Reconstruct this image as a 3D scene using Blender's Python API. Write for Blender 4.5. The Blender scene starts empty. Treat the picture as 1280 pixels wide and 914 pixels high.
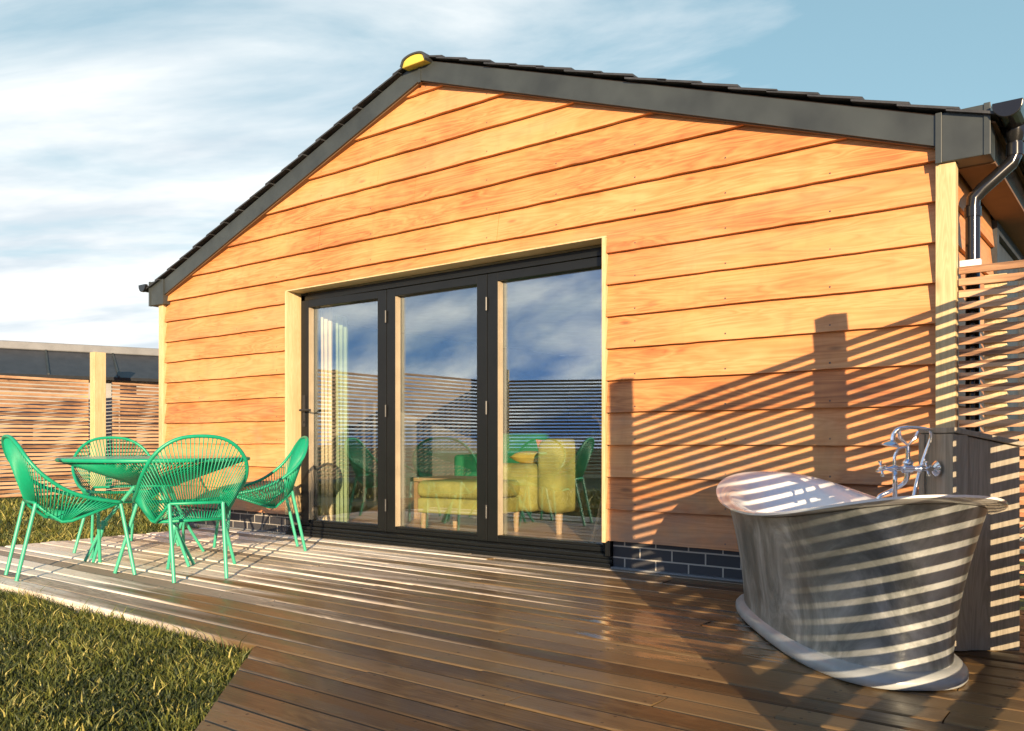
import bpy, bmesh, math, random
import numpy as np
from mathutils import Vector, Matrix, noise as mnoise
random.seed(7); rng = np.random.default_rng(11)
S = bpy.context.scene; COL = S.collection
R = math.radians
SUN = Vector((0.639, -0.769, 0.190)).normalized()          # towards the sun

# ------------------------------------------------------------------ helpers
class MB:
    """collects verts and faces, then links them as ONE mesh object"""
    def __init__(s): s.v = []; s.f = []
    def add(s, vs, fs):
        o = len(s.v); s.v += [tuple(p) for p in vs]; s.f += [tuple(i + o for i in f) for f in fs]; return s
    def box(s, x0, x1, y0, y1, z0, z1, M=None):
        vs = [(x, y, z) for x in (x0, x1) for y in (y0, y1) for z in (z0, z1)]
        if M is not None: vs = [M @ Vector(p) for p in vs]
        return s.add(vs, [(0,1,3,2),(4,6,7,5),(0,4,5,1),(2,3,7,6),(0,2,6,4),(1,5,7,3)])
    def prism(s, poly, fn):
        """poly: list of 2D points; fn(p, side) -> 3D; side 0 / 1"""
        n = len(poly)
        vs = [fn(p, 0) for p in poly] + [fn(p, 1) for p in poly]
        fs = [tuple(range(n)), tuple(range(2*n-1, n-1, -1))] + [(i, i+n, (i+1) % n + n, (i+1) % n) for i in range(n)]
        return s.add(vs, fs)
    def tube(s, pts, r, n=8, closed=False):
        pts = [Vector(p) for p in pts]; m = len(pts); rings = []; nrm = None
        rad = r if isinstance(r, (list, tuple)) else [r]*m
        for i, p in enumerate(pts):
            a = pts[(i-1) % m] if (closed or i > 0) else p
            b = pts[(i+1) % m] if (closed or i < m-1) else p
            t = (b-a).normalized()
            if nrm is None:
                nrm = t.orthogonal().normalized()
            nrm = (nrm - t*nrm.dot(t)).normalized()
            bi = t.cross(nrm)
            rings.append([p + (nrm*math.cos(2*math.pi*k/n) + bi*math.sin(2*math.pi*k/n))*rad[i] for k in range(n)])
        vs = [q for rg in rings for q in rg]; fs = []
        for i in range(m if closed else m-1):
            j = (i+1) % m
            for k in range(n):
                fs.append((i*n+k, i*n+(k+1) % n, j*n+(k+1) % n, j*n+k))
        if not closed:
            fs.append(tuple(range(n-1, -1, -1))); fs.append(tuple((m-1)*n+k for k in range(n)))
        return s.add(vs, fs)
    def lathe(s, prof, n=24, M=None, cap=True):
        vs = []
        for r, z in prof:
            for k in range(n):
                a = 2*math.pi*k/n; p = Vector((r*math.cos(a), r*math.sin(a), z)); vs.append(M @ p if M is not None else p)
        fs = []
        for i in range(len(prof)-1):
            for k in range(n): fs.append((i*n+k, i*n+(k+1) % n, (i+1)*n+(k+1) % n, (i+1)*n+k))
        if cap:
            fs.append(tuple(range(n-1, -1, -1))); fs.append(tuple((len(prof)-1)*n+k for k in range(n)))
        return s.add(vs, fs)
    def build(s, name, mat, parent=None, smooth=False, bevel=0, auto=None):
        me = bpy.data.meshes.new(name); me.from_pydata(s.v, [], s.f)
        bm = bmesh.new(); bm.from_mesh(me); bmesh.ops.recalc_face_normals(bm, faces=bm.faces); bm.to_mesh(me); bm.free()
        o = bpy.data.objects.new(name, me); COL.objects.link(o)
        if mat: me.materials.append(mat)
        if smooth:
            me.polygons.foreach_set('use_smooth', [True]*len(me.polygons))
            if auto: me.set_sharp_from_angle(angle=R(auto))
        if bevel:
            b = o.modifiers.new('bevel', 'BEVEL'); b.width = bevel; b.segments = 2; b.limit_method = 'ANGLE'; b.angle_limit = R(40)
        if parent: o.parent = parent
        return o

def tag(o, label=None, cat=None, group=None, kind=None):
    if label: o['label'] = label
    if cat: o['category'] = cat
    if group: o['group'] = group
    if kind: o['kind'] = kind
    return o
def thing(name, label, cat, loc=(0,0,0), rz=0, group=None):
    o = bpy.data.objects.new(name, None); COL.objects.link(o); o.location = loc; o.rotation_euler = (0,0,rz)
    o.empty_display_size = .1
    return tag(o, label, cat, group)
def copy_tree(o, parent=None):
    c = o.copy(); COL.objects.link(c)
    if parent: c.parent = parent
    for ch in [x for x in o.children]: copy_tree(ch, c)
    return c
def catmull(P, closed=True, sub=6):
    P = [Vector(p) for p in P]; n = len(P); out = []
    for i in range(n if closed else n-1):
        p0 = P[(i-1) % n] if closed or i > 0 else P[i]; p1 = P[i]; p2 = P[(i+1) % n]
        p3 = P[(i+2) % n] if closed or i+2 < n else p2
        for k in range(sub):
            t = k/sub; t2 = t*t; t3 = t2*t
            out.append(.5*((2*p1)+(-p0+p2)*t+(2*p0-5*p1+4*p2-p3)*t2+(-p0+3*p1-3*p2+p3)*t3))
    if not closed: out.append(P[-1])
    return out
def clip(poly, a, b, c):
    """keep a*x+b*z<=c"""
    out = []; n = len(poly)
    for i in range(n):
        p, q = poly[i], poly[(i+1) % n]; dp = a*p[0]+b*p[1]-c; dq = a*q[0]+b*q[1]-c
        if dp <= 0: out.append(p)
        if (dp < 0 < dq) or (dq < 0 < dp):
            t = dp/(dp-dq); out.append((p[0]+(q[0]-p[0])*t, p[1]+(q[1]-p[1])*t))
    return out

# ------------------------------------------------------------------ materials
def mat(name):
    m = bpy.data.materials.new(name); m.use_nodes = True
    nt = m.node_tree; return m, nt, nt.nodes['Principled BSDF']
def N(nt, t, **kw):
    n = nt.nodes.new(t)
    for k, v in kw.items():
        if k in n.inputs: n.inputs[k].default_value = v
        else: setattr(n, k, v)
    return n
def coords(nt, scale=(1,1,1), loc=(0,0,0), kind='Object'):
    tc = N(nt, 'ShaderNodeTexCoord'); mp = N(nt, 'ShaderNodeMapping'); nt.links.new(tc.outputs[kind], mp.inputs[0])
    mp.inputs['Scale'].default_value = scale; mp.inputs['Location'].default_value = loc; return mp.outputs[0]
def ramp(nt, fac, stops):
    r = N(nt, 'ShaderNodeValToRGB'); e = r.color_ramp.elements
    while len(e) < len(stops): e.new(.5)
    for el, (p, c) in zip(e, stops): el.position = p; el.color = (*c, 1) if len(c) == 3 else c
    nt.links.new(fac, r.inputs[0]); return r.outputs[0]
def math_(nt, op, a, b=None, c=None):
    n = N(nt, 'ShaderNodeMath', operation=op)
    for i, x in enumerate((a, b, c)):
        if x is None: continue
        if isinstance(x, (int, float)): n.inputs[i].default_value = x
        else: nt.links.new(x, n.inputs[i])
    return n.outputs[0]
def mixc(nt, fac, a, b, mode='MIX'):
    n = N(nt, 'ShaderNodeMix', data_type='RGBA', blend_type=mode)
    for sock, x in ((n.inputs[0], fac), (n.inputs[6], a), (n.inputs[7], b)):
        if isinstance(x, (int, float)): sock.default_value = x
        elif isinstance(x, tuple): sock.default_value = (*x, 1)
        else: nt.links.new(x, sock)
    return n.outputs[2]
def noise(nt, vec, scale=1, detail=4, rough=.55, dist=0):
    n = N(nt, 'ShaderNodeTexNoise'); n.inputs['Scale'].default_value = scale; n.inputs['Detail'].default_value = detail
    n.inputs['Roughness'].default_value = rough; n.inputs['Distortion'].default_value = dist
    nt.links.new(vec, n.inputs['Vector']); return n.outputs[0]
def bump(nt, p, h, strength=.3, dist=.005):
    b = N(nt, 'ShaderNodeBump', Strength=strength, Distance=dist); nt.links.new(h, b.inputs['Height']); nt.links.new(b.outputs[0], p.inputs['Normal'])

def simple(name, col, rough=.5, metal=0, var=.12, scale=6, bmp=0, spec=None, coat=0):
    m, nt, p = mat(name); v = coords(nt)
    n = noise(nt, v, scale, 5)
    lo = tuple(c*(1-var) for c in col); hi = tuple(min(1, c*(1+var)) for c in col)
    nt.links.new(ramp(nt, n, [(.3, lo), (.7, hi)]), p.inputs['Base Color'])
    p.inputs['Roughness'].default_value = rough; p.inputs['Metallic'].default_value = metal
    if coat: p.inputs['Coat Weight'].default_value = coat
    if spec is not None: p.inputs['Specular IOR Level'].default_value = spec
    if bmp: bump(nt, p, noise(nt, v, scale*8, 4), bmp, .003)
    return m

def wood(name, stops, axis='x', pitch=0, off=0, bandaxis='z', rough=.6, grain=14, fine=70, knots=True, bmp=.25, boardvar=.35, figure=.30, mottle=.65, dots=None):
    """long grain along axis; each band of the given pitch gets its own tone and grain"""
    m, nt, p = mat(name)
    tc = N(nt, 'ShaderNodeTexCoord'); sep = N(nt, 'ShaderNodeSeparateXYZ'); nt.links.new(tc.outputs['Object'], sep.inputs[0])
    ax = {'x': 0, 'y': 1, 'z': 2}
    idx = math_(nt, 'FLOOR', math_(nt, 'DIVIDE', math_(nt, 'SUBTRACT', sep.outputs[ax[bandaxis]], off), pitch)) if pitch else None
    sc = [grain]*3; sc[ax[axis]] = grain*.09
    mp = N(nt, 'ShaderNodeMapping'); mp.inputs['Scale'].default_value = sc; nt.links.new(tc.outputs['Object'], mp.inputs[0])
    vec = mp.outputs[0]
    if idx:
        cmb = N(nt, 'ShaderNodeCombineXYZ')
        for i in range(3): nt.links.new(math_(nt, 'MULTIPLY', idx, 7.31+3.7*i), cmb.inputs[i])
        va = N(nt, 'ShaderNodeVectorMath', operation='ADD'); nt.links.new(vec, va.inputs[0]); nt.links.new(cmb.outputs[0], va.inputs[1]); vec = va.outputs[0]
    g = noise(nt, vec, 1, 3, .5, 1.2)
    # cathedral rings
    rings = math_(nt, 'FRACT', math_(nt, 'MULTIPLY', g, 9))
    rings = math_(nt, 'ABSOLUTE', math_(nt, 'SUBTRACT', rings, .5))
    sc2 = [fine]*3; sc2[ax[axis]] = fine*.02
    mp2 = N(nt, 'ShaderNodeMapping'); mp2.inputs['Scale'].default_value = sc2; nt.links.new(tc.outputs['Object'], mp2.inputs[0])
    fg = noise(nt, mp2.outputs[0], 1, 3, .6)
    mp3 = N(nt, 'ShaderNodeMapping'); s3 = [3]*3; s3[ax[axis]] = 1.1; mp3.inputs['Scale'].default_value = s3
    nt.links.new(vec if False else tc.outputs['Object'], mp3.inputs[0])
    big = noise(nt, mp3.outputs[0], 1, 4, .6)
    t = math_(nt, 'ADD', math_(nt, 'MULTIPLY', rings, figure), math_(nt, 'ADD', math_(nt, 'MULTIPLY', fg, .35), math_(nt, 'MULTIPLY', big, mottle)))
    t = math_(nt, 'ADD', t, .075-figure*.25+.325-mottle*.5)
    if idx:
        wn = N(nt, 'ShaderNodeTexWhiteNoise', noise_dimensions='1D'); nt.links.new(idx, wn.inputs['W'])
        t = math_(nt, 'ADD', t, math_(nt, 'MULTIPLY', math_(nt, 'SUBTRACT', wn.outputs[0], .5), boardvar))
    c = ramp(nt, t, stops)
    if knots:
        mk = N(nt, 'ShaderNodeMapping'); s4 = [5.5]*3; s4[ax[axis]] = 1.7; mk.inputs['Scale'].default_value = s4; nt.links.new(tc.outputs['Object'], mk.inputs[0])
        vo = N(nt, 'ShaderNodeTexVoronoi'); nt.links.new(mk.outputs[0], vo.inputs['Vector']); vo.inputs['Scale'].default_value = 1
        k = ramp(nt, vo.outputs['Distance'], [(.03, (1,1,1)), (.10, (0,0,0))])
        c = mixc(nt, math_(nt, 'MULTIPLY', k, .55), c, tuple(x*.35 for x in stops[0][1]))
    if dots:
        per, fr, rad, dcol = dots
        ba = sep.outputs[ax[bandaxis]]; fb = math_(nt, 'MULTIPLY', math_(nt, 'FRACT', math_(nt, 'DIVIDE', math_(nt, 'SUBTRACT', ba, off), pitch)), pitch)
        fx = math_(nt, 'SUBTRACT', math_(nt, 'MULTIPLY', math_(nt, 'FRACT', math_(nt, 'DIVIDE', sep.outputs[ax[axis]], per)), per), per/2)
        tot = None
        for q in fr:
            d2 = math_(nt, 'ADD', math_(nt, 'POWER', math_(nt, 'ABSOLUTE', fx), 2), math_(nt, 'POWER', math_(nt, 'ABSOLUTE', math_(nt, 'SUBTRACT', fb, q*pitch)), 2))
            h = math_(nt, 'LESS_THAN', d2, rad*rad); tot = h if tot is None else math_(nt, 'ADD', tot, h)
        c = mixc(nt, tot, c, dcol)
    nt.links.new(c, p.inputs['Base Color'])
    p.inputs['Roughness'].default_value = rough
    if bmp: bump(nt, p, math_(nt, 'ADD', fg, math_(nt, 'MULTIPLY', rings, .4)), bmp, .002)
    return m, nt, p, c

CED = [(.20, (.17,.057,.019)), (.38, (.41,.150,.043)), (.56, (.56,.230,.072)), (.84, (.68,.335,.13))]
M = {}
m_, nt_, p_, c_ = wood('larch_cladding', CED, 'x', .2093, .179, 'z', .6, figure=.42, mottle=.95, boardvar=.28, grain=8, dots=(.61, (.17,), .0055, (.06,.05,.045)))
def tone_boards(m, nt, p, c):
    tc = N(nt, 'ShaderNodeTexCoord'); sep = N(nt, 'ShaderNodeSeparateXYZ'); nt.links.new(tc.outputs['Object'], sep.inputs[0])
    idx = math_(nt, 'FLOOR', math_(nt, 'DIVIDE', math_(nt, 'SUBTRACT', sep.outputs[2], .179), .2093))
    wn = N(nt, 'ShaderNodeTexWhiteNoise', noise_dimensions='1D'); nt.links.new(math_(nt, 'ADD', idx, 31.7), wn.inputs['W'])
    v1 = coords(nt, (.9, .9, 4.2)); n1 = noise(nt, v1, 1, 4, .6)
    pink = mixc(nt, math_(nt, 'MULTIPLY', ramp(nt, math_(nt, 'ADD', n1, math_(nt, 'MULTIPLY', math_(nt, 'SUBTRACT', wn.outputs[0], .5), .5)), [(.42, (0,0,0)), (.66, (1,1,1))]), .75), c, mixc(nt, .5, c, (.60,.24,.115)))
    honey = mixc(nt, math_(nt, 'MULTIPLY', ramp(nt, noise(nt, coords(nt, (1.3, 1, 3.0), (5,2,1)), 1, 4, .6), [(.5, (0,0,0)), (.72, (1,1,1))]), .6), pink, (.66,.37,.13))
    # vertical saw smudges and grey mottling, stronger towards the bottom
    sm = ramp(nt, noise(nt, coords(nt, (9, 9, 1.6)), 1, 3, .6), [(.55, (0,0,0)), (.75, (1,1,1))])
    c2 = mixc(nt, math_(nt, 'MULTIPLY', sm, .22), honey, (.30,.13,.05))
    st = noise(nt, coords(nt, (2.2, 2.2, 3.5), (3,1,7)), 1, 5, .65)
    low = N(nt, 'ShaderNodeMapRange'); low.inputs['From Min'].default_value = .15; low.inputs['From Max'].default_value = 1.5; low.inputs['To Min'].default_value = .17; low.inputs['To Max'].default_value = -.12
    nt.links.new(sep.outputs[2], low.inputs[0])
    g = ramp(nt, math_(nt, 'ADD', st, low.outputs[0]), [(.54, (0,0,0)), (.76, (1,1,1))])
    nt.links.new(mixc(nt, math_(nt, 'MULTIPLY', g, .55), c2, (.23,.19,.135)), p.inputs['Base Color'])
tone_boards(m_, nt_, p_, c_); M['clad'] = m_
M['clad_side'], *_ = wood('larch_cladding_side', CED, 'y', .2093, .179, 'z', .55)
M['post'], *_ = wood('pale_pine', [(.3, (.43,.30,.14)), (.55, (.58,.435,.225)), (.8, (.69,.55,.32))], 'z', rough=.6, grain=18, knots=True)
M['slat'], *_ = wood('slat_wood', [(.25, (.17,.085,.04)), (.48, (.40,.215,.105)), (.75, (.60,.385,.22))], 'x', .0605, .01, 'z', .65, knots=False, boardvar=.55, mottle=1.0)
M['slat_y'], *_ = wood('slat_wood_cross', [(.25, (.17,.085,.04)), (.48, (.40,.215,.105)), (.75, (.60,.385,.22))], 'y', .06, 0, 'z', .65, knots=False)
M['grey_wood'], *_ = wood('weathered_box_wood', [(.3, (.19,.165,.12)), (.55, (.30,.265,.20)), (.8, (.40,.36,.29))], 'z', .09, 0, 'x', .6)
M['black'] = simple('anthracite_frame', (.008,.009,.009), .36, var=.1, spec=.3)
M['barge'] = simple('dark_grey_fascia', (.036,.043,.042), .45, var=.3, scale=3.5)
M['soffit'] = simple('brown_soffit', (.16,.085,.04), .7)
M['slate'] = simple('roof_slate', (.035,.037,.04), .55, var=.35, scale=9, bmp=.4)
M['pvc'] = simple('black_gutter', (.012,.012,.013), .16, var=.05)
M['mortar'] = simple('yellow_ridge_mortar', (.55,.43,.07), .85, bmp=.3)
M['bead'] = simple('pale_glazing_bead', (.34,.27,.18), .5)
M['chrome'] = simple('chrome', (.82,.83,.85), .08, metal=1, var=.03)
M['enamel'] = simple('white_enamel', (.82,.82,.80), .12, var=.02, coat=.6)
M['steel_dark'] = simple('dark_metal', (.05,.05,.05), .4, metal=.6)
M['green'] = simple('green_cord', (.006,.30,.155), .42, var=.1, scale=20)
M['green_lit'] = simple('sunlit_green', (.05,.37,.23), .38, var=.06)  # paler green for the legs, the sun's brightening put into the colour
M['table_top'] = simple('green_table_top', (.010,.34,.175), .2, var=.05)
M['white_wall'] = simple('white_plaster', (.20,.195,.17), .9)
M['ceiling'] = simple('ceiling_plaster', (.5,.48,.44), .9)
M['mustard'] = simple('mustard_velvet', (.40,.37,.095), .85, var=.3, scale=5, bmp=.2)
M['sage'] = simple('sage_cushion', (.16,.30,.13), .85, bmp=.2)
M['peach'] = simple('peach_cushion', (.62,.27,.10), .85, bmp=.2)
M['yellow'] = simple('yellow_cushion', (.66,.50,.10), .85, bmp=.2)
M['emerald'] = simple('emerald_fabric', (.015,.19,.075), .8, var=.3, scale=5, bmp=.2)
M['curtain'] = simple('cream_curtain', (.78,.66,.42), .9, var=.08)
M['curtain_g'] = simple('sage_curtain', (.34,.44,.24), .9, var=.12)
M['oak'], *_ = wood('pale_oak', [(.3, (.42,.25,.11)), (.6, (.58,.38,.19)), (.8, (.66,.46,.26))], 'z', rough=.4, grain=25, knots=False)
M['oak_floor'], *_ = wood('oak_floor', [(.3, (.42,.20,.07)), (.55, (.60,.33,.13)), (.8, (.70,.43,.19))], 'x', .14, 0, 'y', .3, knots=False)
M['panel'] = simple('dark_roof_panel', (.032,.036,.042), .4, var=.2)
M['lead'] = simple('grey_ridge_flashing', (.20,.205,.205), .5, var=.12)
M['render_wall'] = simple('grey_render', (.3,.3,.29), .9)
M['leaf'] = simple('dark_shrub_leaf', (.035,.055,.018), .6, var=.5, scale=20)
M['bark'] = simple('bark', (.09,.06,.04), .9)
M['soil'] = simple('soil', (.07,.05,.03), 1, var=.4, bmp=.6)

def glass_mat():
    m = bpy.data.materials.new('window_glass'); m.use_nodes = True; nt = m.node_tree; nt.nodes.clear()
    out = N(nt, 'ShaderNodeOutputMaterial'); tr = N(nt, 'ShaderNodeBsdfTransparent'); gl = N(nt, 'ShaderNodeBsdfGlossy')
    tr.inputs[0].default_value = (.97,.98,.97,1); gl.inputs['Roughness'].default_value = 0.0; gl.inputs[0].default_value = (.80,.92,1,1)
    ge = N(nt, 'ShaderNodeNewGeometry'); dp = N(nt, 'ShaderNodeVectorMath', operation='DOT_PRODUCT')
    nt.links.new(ge.outputs['Normal'], dp.inputs[0]); nt.links.new(ge.outputs['Incoming'], dp.inputs[1])
    k5 = math_(nt, 'POWER', math_(nt, 'SUBTRACT', 1.0, math_(nt, 'ABSOLUTE', dp.outputs['Value'])), 5.0)
    fac = math_(nt, 'ADD', math_(nt, 'MULTIPLY', k5, .80), .20)
    v = coords(nt, (1.0,1,1.2)); b = N(nt, 'ShaderNodeBump', Strength=.012, Distance=.004)
    nt.links.new(noise(nt, v, 1.2, 1), b.inputs['Height']); nt.links.new(b.outputs[0], gl.inputs['Normal'])
    mx = N(nt, 'ShaderNodeMixShader')
    nt.links.new(fac, mx.inputs[0]); nt.links.new(tr.outputs[0], mx.inputs[1]); nt.links.new(gl.outputs[0], mx.inputs[2])
    nt.links.new(mx.outputs[0], out.inputs[0]); return m
M['glass'] = glass_mat()

def brick_mat():
    m, nt, p = mat('dark_brick_plinth')
    tc = N(nt, 'ShaderNodeTexCoord'); sep = N(nt, 'ShaderNodeSeparateXYZ'); nt.links.new(tc.outputs['Object'], sep.inputs[0])
    cb = N(nt, 'ShaderNodeCombineXYZ'); nt.links.new(sep.outputs[0], cb.inputs[0]); nt.links.new(math_(nt, 'ADD', sep.outputs[2], .004), cb.inputs[1])
    br = N(nt, 'ShaderNodeTexBrick'); nt.links.new(cb.outputs[0], br.inputs['Vector'])
    br.inputs['Scale'].default_value = 1; br.inputs['Brick Width'].default_value = .225; br.inputs['Row Height'].default_value = .075
    br.inputs['Mortar Size'].default_value = .005; br.inputs['Color1'].default_value = (.028,.030,.034,1); br.inputs['Color2'].default_value = (.05,.05,.055,1)
    br.inputs['Mortar'].default_value = (.42,.38,.31,1)
    nt.links.new(br.outputs[0], p.inputs['Base Color']); p.inputs['Roughness'].default_value = .55
    bump(nt, p, math_(nt, 'SUBTRACT', 1.0, br.outputs['Fac']), .6, .005); return m
M['brick'] = brick_mat()

def zinc_mat():
    m, nt, p = mat('brushed_tin'); v = coords(nt, (2.2,2.2,1.5)); n = noise(nt, v, 1.8, 8, .66, .9)
    nt.links.new(ramp(nt, n, [(.32, (.13,.147,.142)), (.5, (.27,.295,.285)), (.68, (.58,.61,.60))]), p.inputs['Base Color'])
    p.inputs['Metallic'].default_value = .55
    nt.links.new(math_(nt, 'ADD', math_(nt, 'MULTIPLY', n, .55), .10), p.inputs['Roughness'])
    bump(nt, p, noise(nt, coords(nt, (2,2,2)), 2.5, 4), .55, .014); return m
M['zinc'] = zinc_mat(); M['foot'] = simple('pale_grey_foot', (.36,.385,.385), .3, var=.2, scale=5)

def deck_mat():
    m, nt, p, c = wood('deck_boards', [(.22, (.30,.245,.18)), (.44, (.56,.465,.345)), (.62, (.74,.635,.50)), (.82, (.84,.76,.63))], 'x', .131, -2.72, 'y', .5, grain=14, fine=90, bmp=.6, boardvar=.85, figure=.45, mottle=1.0, dots=(.45, (.20, .78), .0055, (.05,.045,.04)))
    tc = N(nt, 'ShaderNodeTexCoord'); sep = N(nt, 'ShaderNodeSeparateXYZ'); nt.links.new(tc.outputs['Object'], sep.inputs[0])
    idx = math_(nt, 'FLOOR', math_(nt, 'DIVIDE', math_(nt, 'ADD', sep.outputs[1], 2.72), .131))
    wn = N(nt, 'ShaderNodeTexWhiteNoise', noise_dimensions='1D'); nt.links.new(idx, wn.inputs['W'])
    # rain-wet boards: dampness creeps along the boards from the middle of the deck
    cb = N(nt, 'ShaderNodeCombineXYZ'); nt.links.new(math_(nt, 'MULTIPLY', sep.outputs[0], .8), cb.inputs[0]); nt.links.new(math_(nt, 'MULTIPLY', sep.outputs[1], 16), cb.inputs[1]); nt.links.new(math_(nt, 'MULTIPLY', idx, 3.1), cb.inputs[2])
    wv = noise(nt, cb.outputs[0], 1, 4, .6)
    d = math_(nt, 'ADD', sep.outputs[0], math_(nt, 'MULTIPLY', math_(nt, 'SUBTRACT', wv, .5), 2.6))
    d = math_(nt, 'ADD', d, math_(nt, 'MULTIPLY', math_(nt, 'SUBTRACT', wn.outputs[0], .5), 2.0))
    fb = math_(nt, 'FRACT', math_(nt, 'DIVIDE', math_(nt, 'ADD', sep.outputs[1], 2.72), .131))
    edge = ramp(nt, fb, [(.0, (1,1,1)), (.22, (0,0,0))])
    d = math_(nt, 'SUBTRACT', d, math_(nt, 'MULTIPLY', edge, .8))
    d = math_(nt, 'SUBTRACT', d, math_(nt, 'MULTIPLY', math_(nt, 'ADD', sep.outputs[1], 1.4), .30))
    wet = N(nt, 'ShaderNodeMapRange', interpolation_type='SMOOTHSTEP'); wet.inputs['From Min'].default_value = 1.45; wet.inputs['From Max'].default_value = 2.75
    nt.links.new(d, wet.inputs[0]); w = wet.outputs[0]
    wetc = mixc(nt, 1.0, c, (.195,.142,.080), "MULTIPLY")
    nt.links.new(mixc(nt, w, c, wetc), p.inputs['Base Color'])
    p.inputs['Specular IOR Level'].default_value = .26
    # thin puddles left on the boards round the foot of the bath
    cp = N(nt, 'ShaderNodeCombineXYZ'); nt.links.new(math_(nt, 'MULTIPLY', sep.outputs[0], 2.6), cp.inputs[0]); nt.links.new(math_(nt, 'MULTIPLY', sep.outputs[1], 11), cp.inputs[1])
    pn = noise(nt, cp.outputs[0], 1, 3, .5)
    dist = N(nt, 'ShaderNodeVectorMath', operation='DISTANCE'); nt.links.new(tc.outputs['Object'], dist.inputs[0]); dist.inputs[1].default_value = (4.45, -1.35, 0)
    near = N(nt, 'ShaderNodeMapRange', interpolation_type='SMOOTHSTEP'); near.inputs['From Min'].default_value = .25; near.inputs['From Max'].default_value = .95; near.inputs['To Min'].default_value = .18; near.inputs['To Max'].default_value = -.3
    nt.links.new(dist.outputs['Value'], near.inputs[0])
    pu = N(nt, 'ShaderNodeMapRange', interpolation_type='SMOOTHSTEP'); pu.inputs['From Min'].default_value = .54; pu.inputs['From Max'].default_value = .60
    nt.links.new(math_(nt, 'ADD', pn, near.outputs[0]), pu.inputs[0]); pud = pu.outputs[0]
    rv = math_(nt, 'MULTIPLY', wv, .22)
    r0 = math_(nt, 'ADD', math_(nt, 'SUBTRACT', .60, math_(nt, 'MULTIPLY', w, .30)), rv)
    nt.links.new(math_(nt, 'MULTIPLY', r0, math_(nt, 'SUBTRACT', 1.0, math_(nt, 'MULTIPLY', pud, .85))), p.inputs['Roughness'])
    nt.links.new(math_(nt, 'MAXIMUM', math_(nt, 'MULTIPLY', w, .12), pud), p.inputs['Coat Weight']); p.inputs['Coat Roughness'].default_value = .12
    return m
M['deck'] = deck_mat()

def grass_mat(name, blades):
    m, nt, p = mat(name)
    if blades:
        at = N(nt, 'ShaderNodeAttribute', attribute_name='tint'); f = at.outputs['Fac']
    else:
        v = coords(nt); f = math_(nt, 'ADD', math_(nt, 'MULTIPLY', noise(nt, v, 1.3, 6, .65), .7), math_(nt, 'MULTIPLY', noise(nt, v, 40, 4), .35))
    nt.links.new(ramp(nt, f, [(.15, (.022,.034,.007)), (.42, (.072,.092,.013)), (.7, (.17,.175,.028)), (.92, (.38,.33,.09))]), p.inputs['Base Color'])
    p.inputs['Roughness'].default_value = .6
    if blades: p.inputs['Subsurface Weight'].default_value = 0
    else: bump(nt, p, noise(nt, coords(nt), 60, 4), .8, .03)
    return m
M['lawn'] = grass_mat('lawn_ground', False); M['blades'] = grass_mat('grass_blades', True)

# ------------------------------------------------------------------ ground, lawn
GZ = -.065
bm_ = MB(); bm_.add([(-90,-90,GZ),(90,-90,GZ),(90,90,GZ),(-90,90,GZ)], [(0,1,2,3)])
tag(bm_.build('lawn', M['lawn']), kind='structure')

def grass(name, label, regions):
    V = []; F = []; T = []; base = 0
    for (x0, x1, y0, y1, dens, h0, h1, w, keep) in regions:
        n = int((x1-x0)*(y1-y0)*dens); x = rng.uniform(x0, x1, n); y = rng.uniform(y0, y1, n)
        k = keep(x, y); x = x[k]; y = y[k]; n = len(x)
        clump = np.array([mnoise.noise(Vector((a*2.2, b*2.2, 0))) for a, b in zip(x, y)])
        clump2 = np.array([mnoise.noise(Vector((a*7, b*7, 5))) for a, b in zip(x, y)])
        h = (h0+(h1-h0)*rng.random(n))*(1+.5*clump+.35*clump2); h = np.maximum(h, .015)
        a = rng.uniform(0, 2*np.pi, n); h *= np.exp(rng.normal(0, .28, n)); lean = rng.uniform(.15, 1.25, n)*h; straw = rng.random(n) < .07
        la = rng.uniform(0, 2*np.pi, n)
        dx = np.cos(a)*w*(.6+.8*rng.random(n)); dy = np.sin(a)*w*(.6+.8*rng.random(n)); lx = np.cos(la)*lean; ly = np.sin(la)*lean
        P = np.zeros((n, 5, 3))
        P[:,0] = np.stack([x-dx, y-dy, np.full(n, GZ-.005)], 1); P[:,1] = np.stack([x+dx, y+dy, np.full(n, GZ-.005)], 1)
        P[:,2] = np.stack([x-dx*.8+lx*.35, y-dy*.8+ly*.35, GZ+h*.6], 1); P[:,3] = np.stack([x+dx*.8+lx*.35, y+dy*.8+ly*.35, GZ+h*.6], 1)
        P[:,4] = np.stack([x+lx, y+ly, GZ+h], 1)
        V.append(P.reshape(-1, 3)); t = np.clip(.41+.46*clump+.30*clump2*.6+.17*rng.standard_normal(n), 0, 1); t = np.where(straw, .97, t); T.append(np.repeat(t, 5))
        i = base+np.arange(n)*5
        F.append(np.stack([np.stack([i, i+1, i+3, i+2], 1)], 1).reshape(-1, 4)); base_tri = np.stack([i+2, i+3, i+4], 1)
        F.append(base_tri); base += n*5
    V = np.concatenate(V); T = np.concatenate(T)
    faces = [tuple(r) for f in F for r in f.tolist()]
    me = bpy.data.meshes.new(name); me.from_pydata(V.tolist(), [], faces); me.materials.append(M['blades'])
    at = me.attributes.new('tint', 'FLOAT', 'POINT'); at.data.foreach_set('value', T.astype(np.float32))
    o = bpy.data.objects.new(name, me); COL.objects.link(o); return tag(o, label, 'grass', kind='stuff')
def off_deck(x, y): return ~((x > -1.27) & (y > -2.745) | (x+(-y) > 3.10+2.72-.01+0*x) & (x > 3.0) & (y < -2.5) & (x-(-y) > .36) )
def keep_front(x, y): return (y < -2.735) & ~((x - 3.10) > (-y-2.72)-.01)
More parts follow.
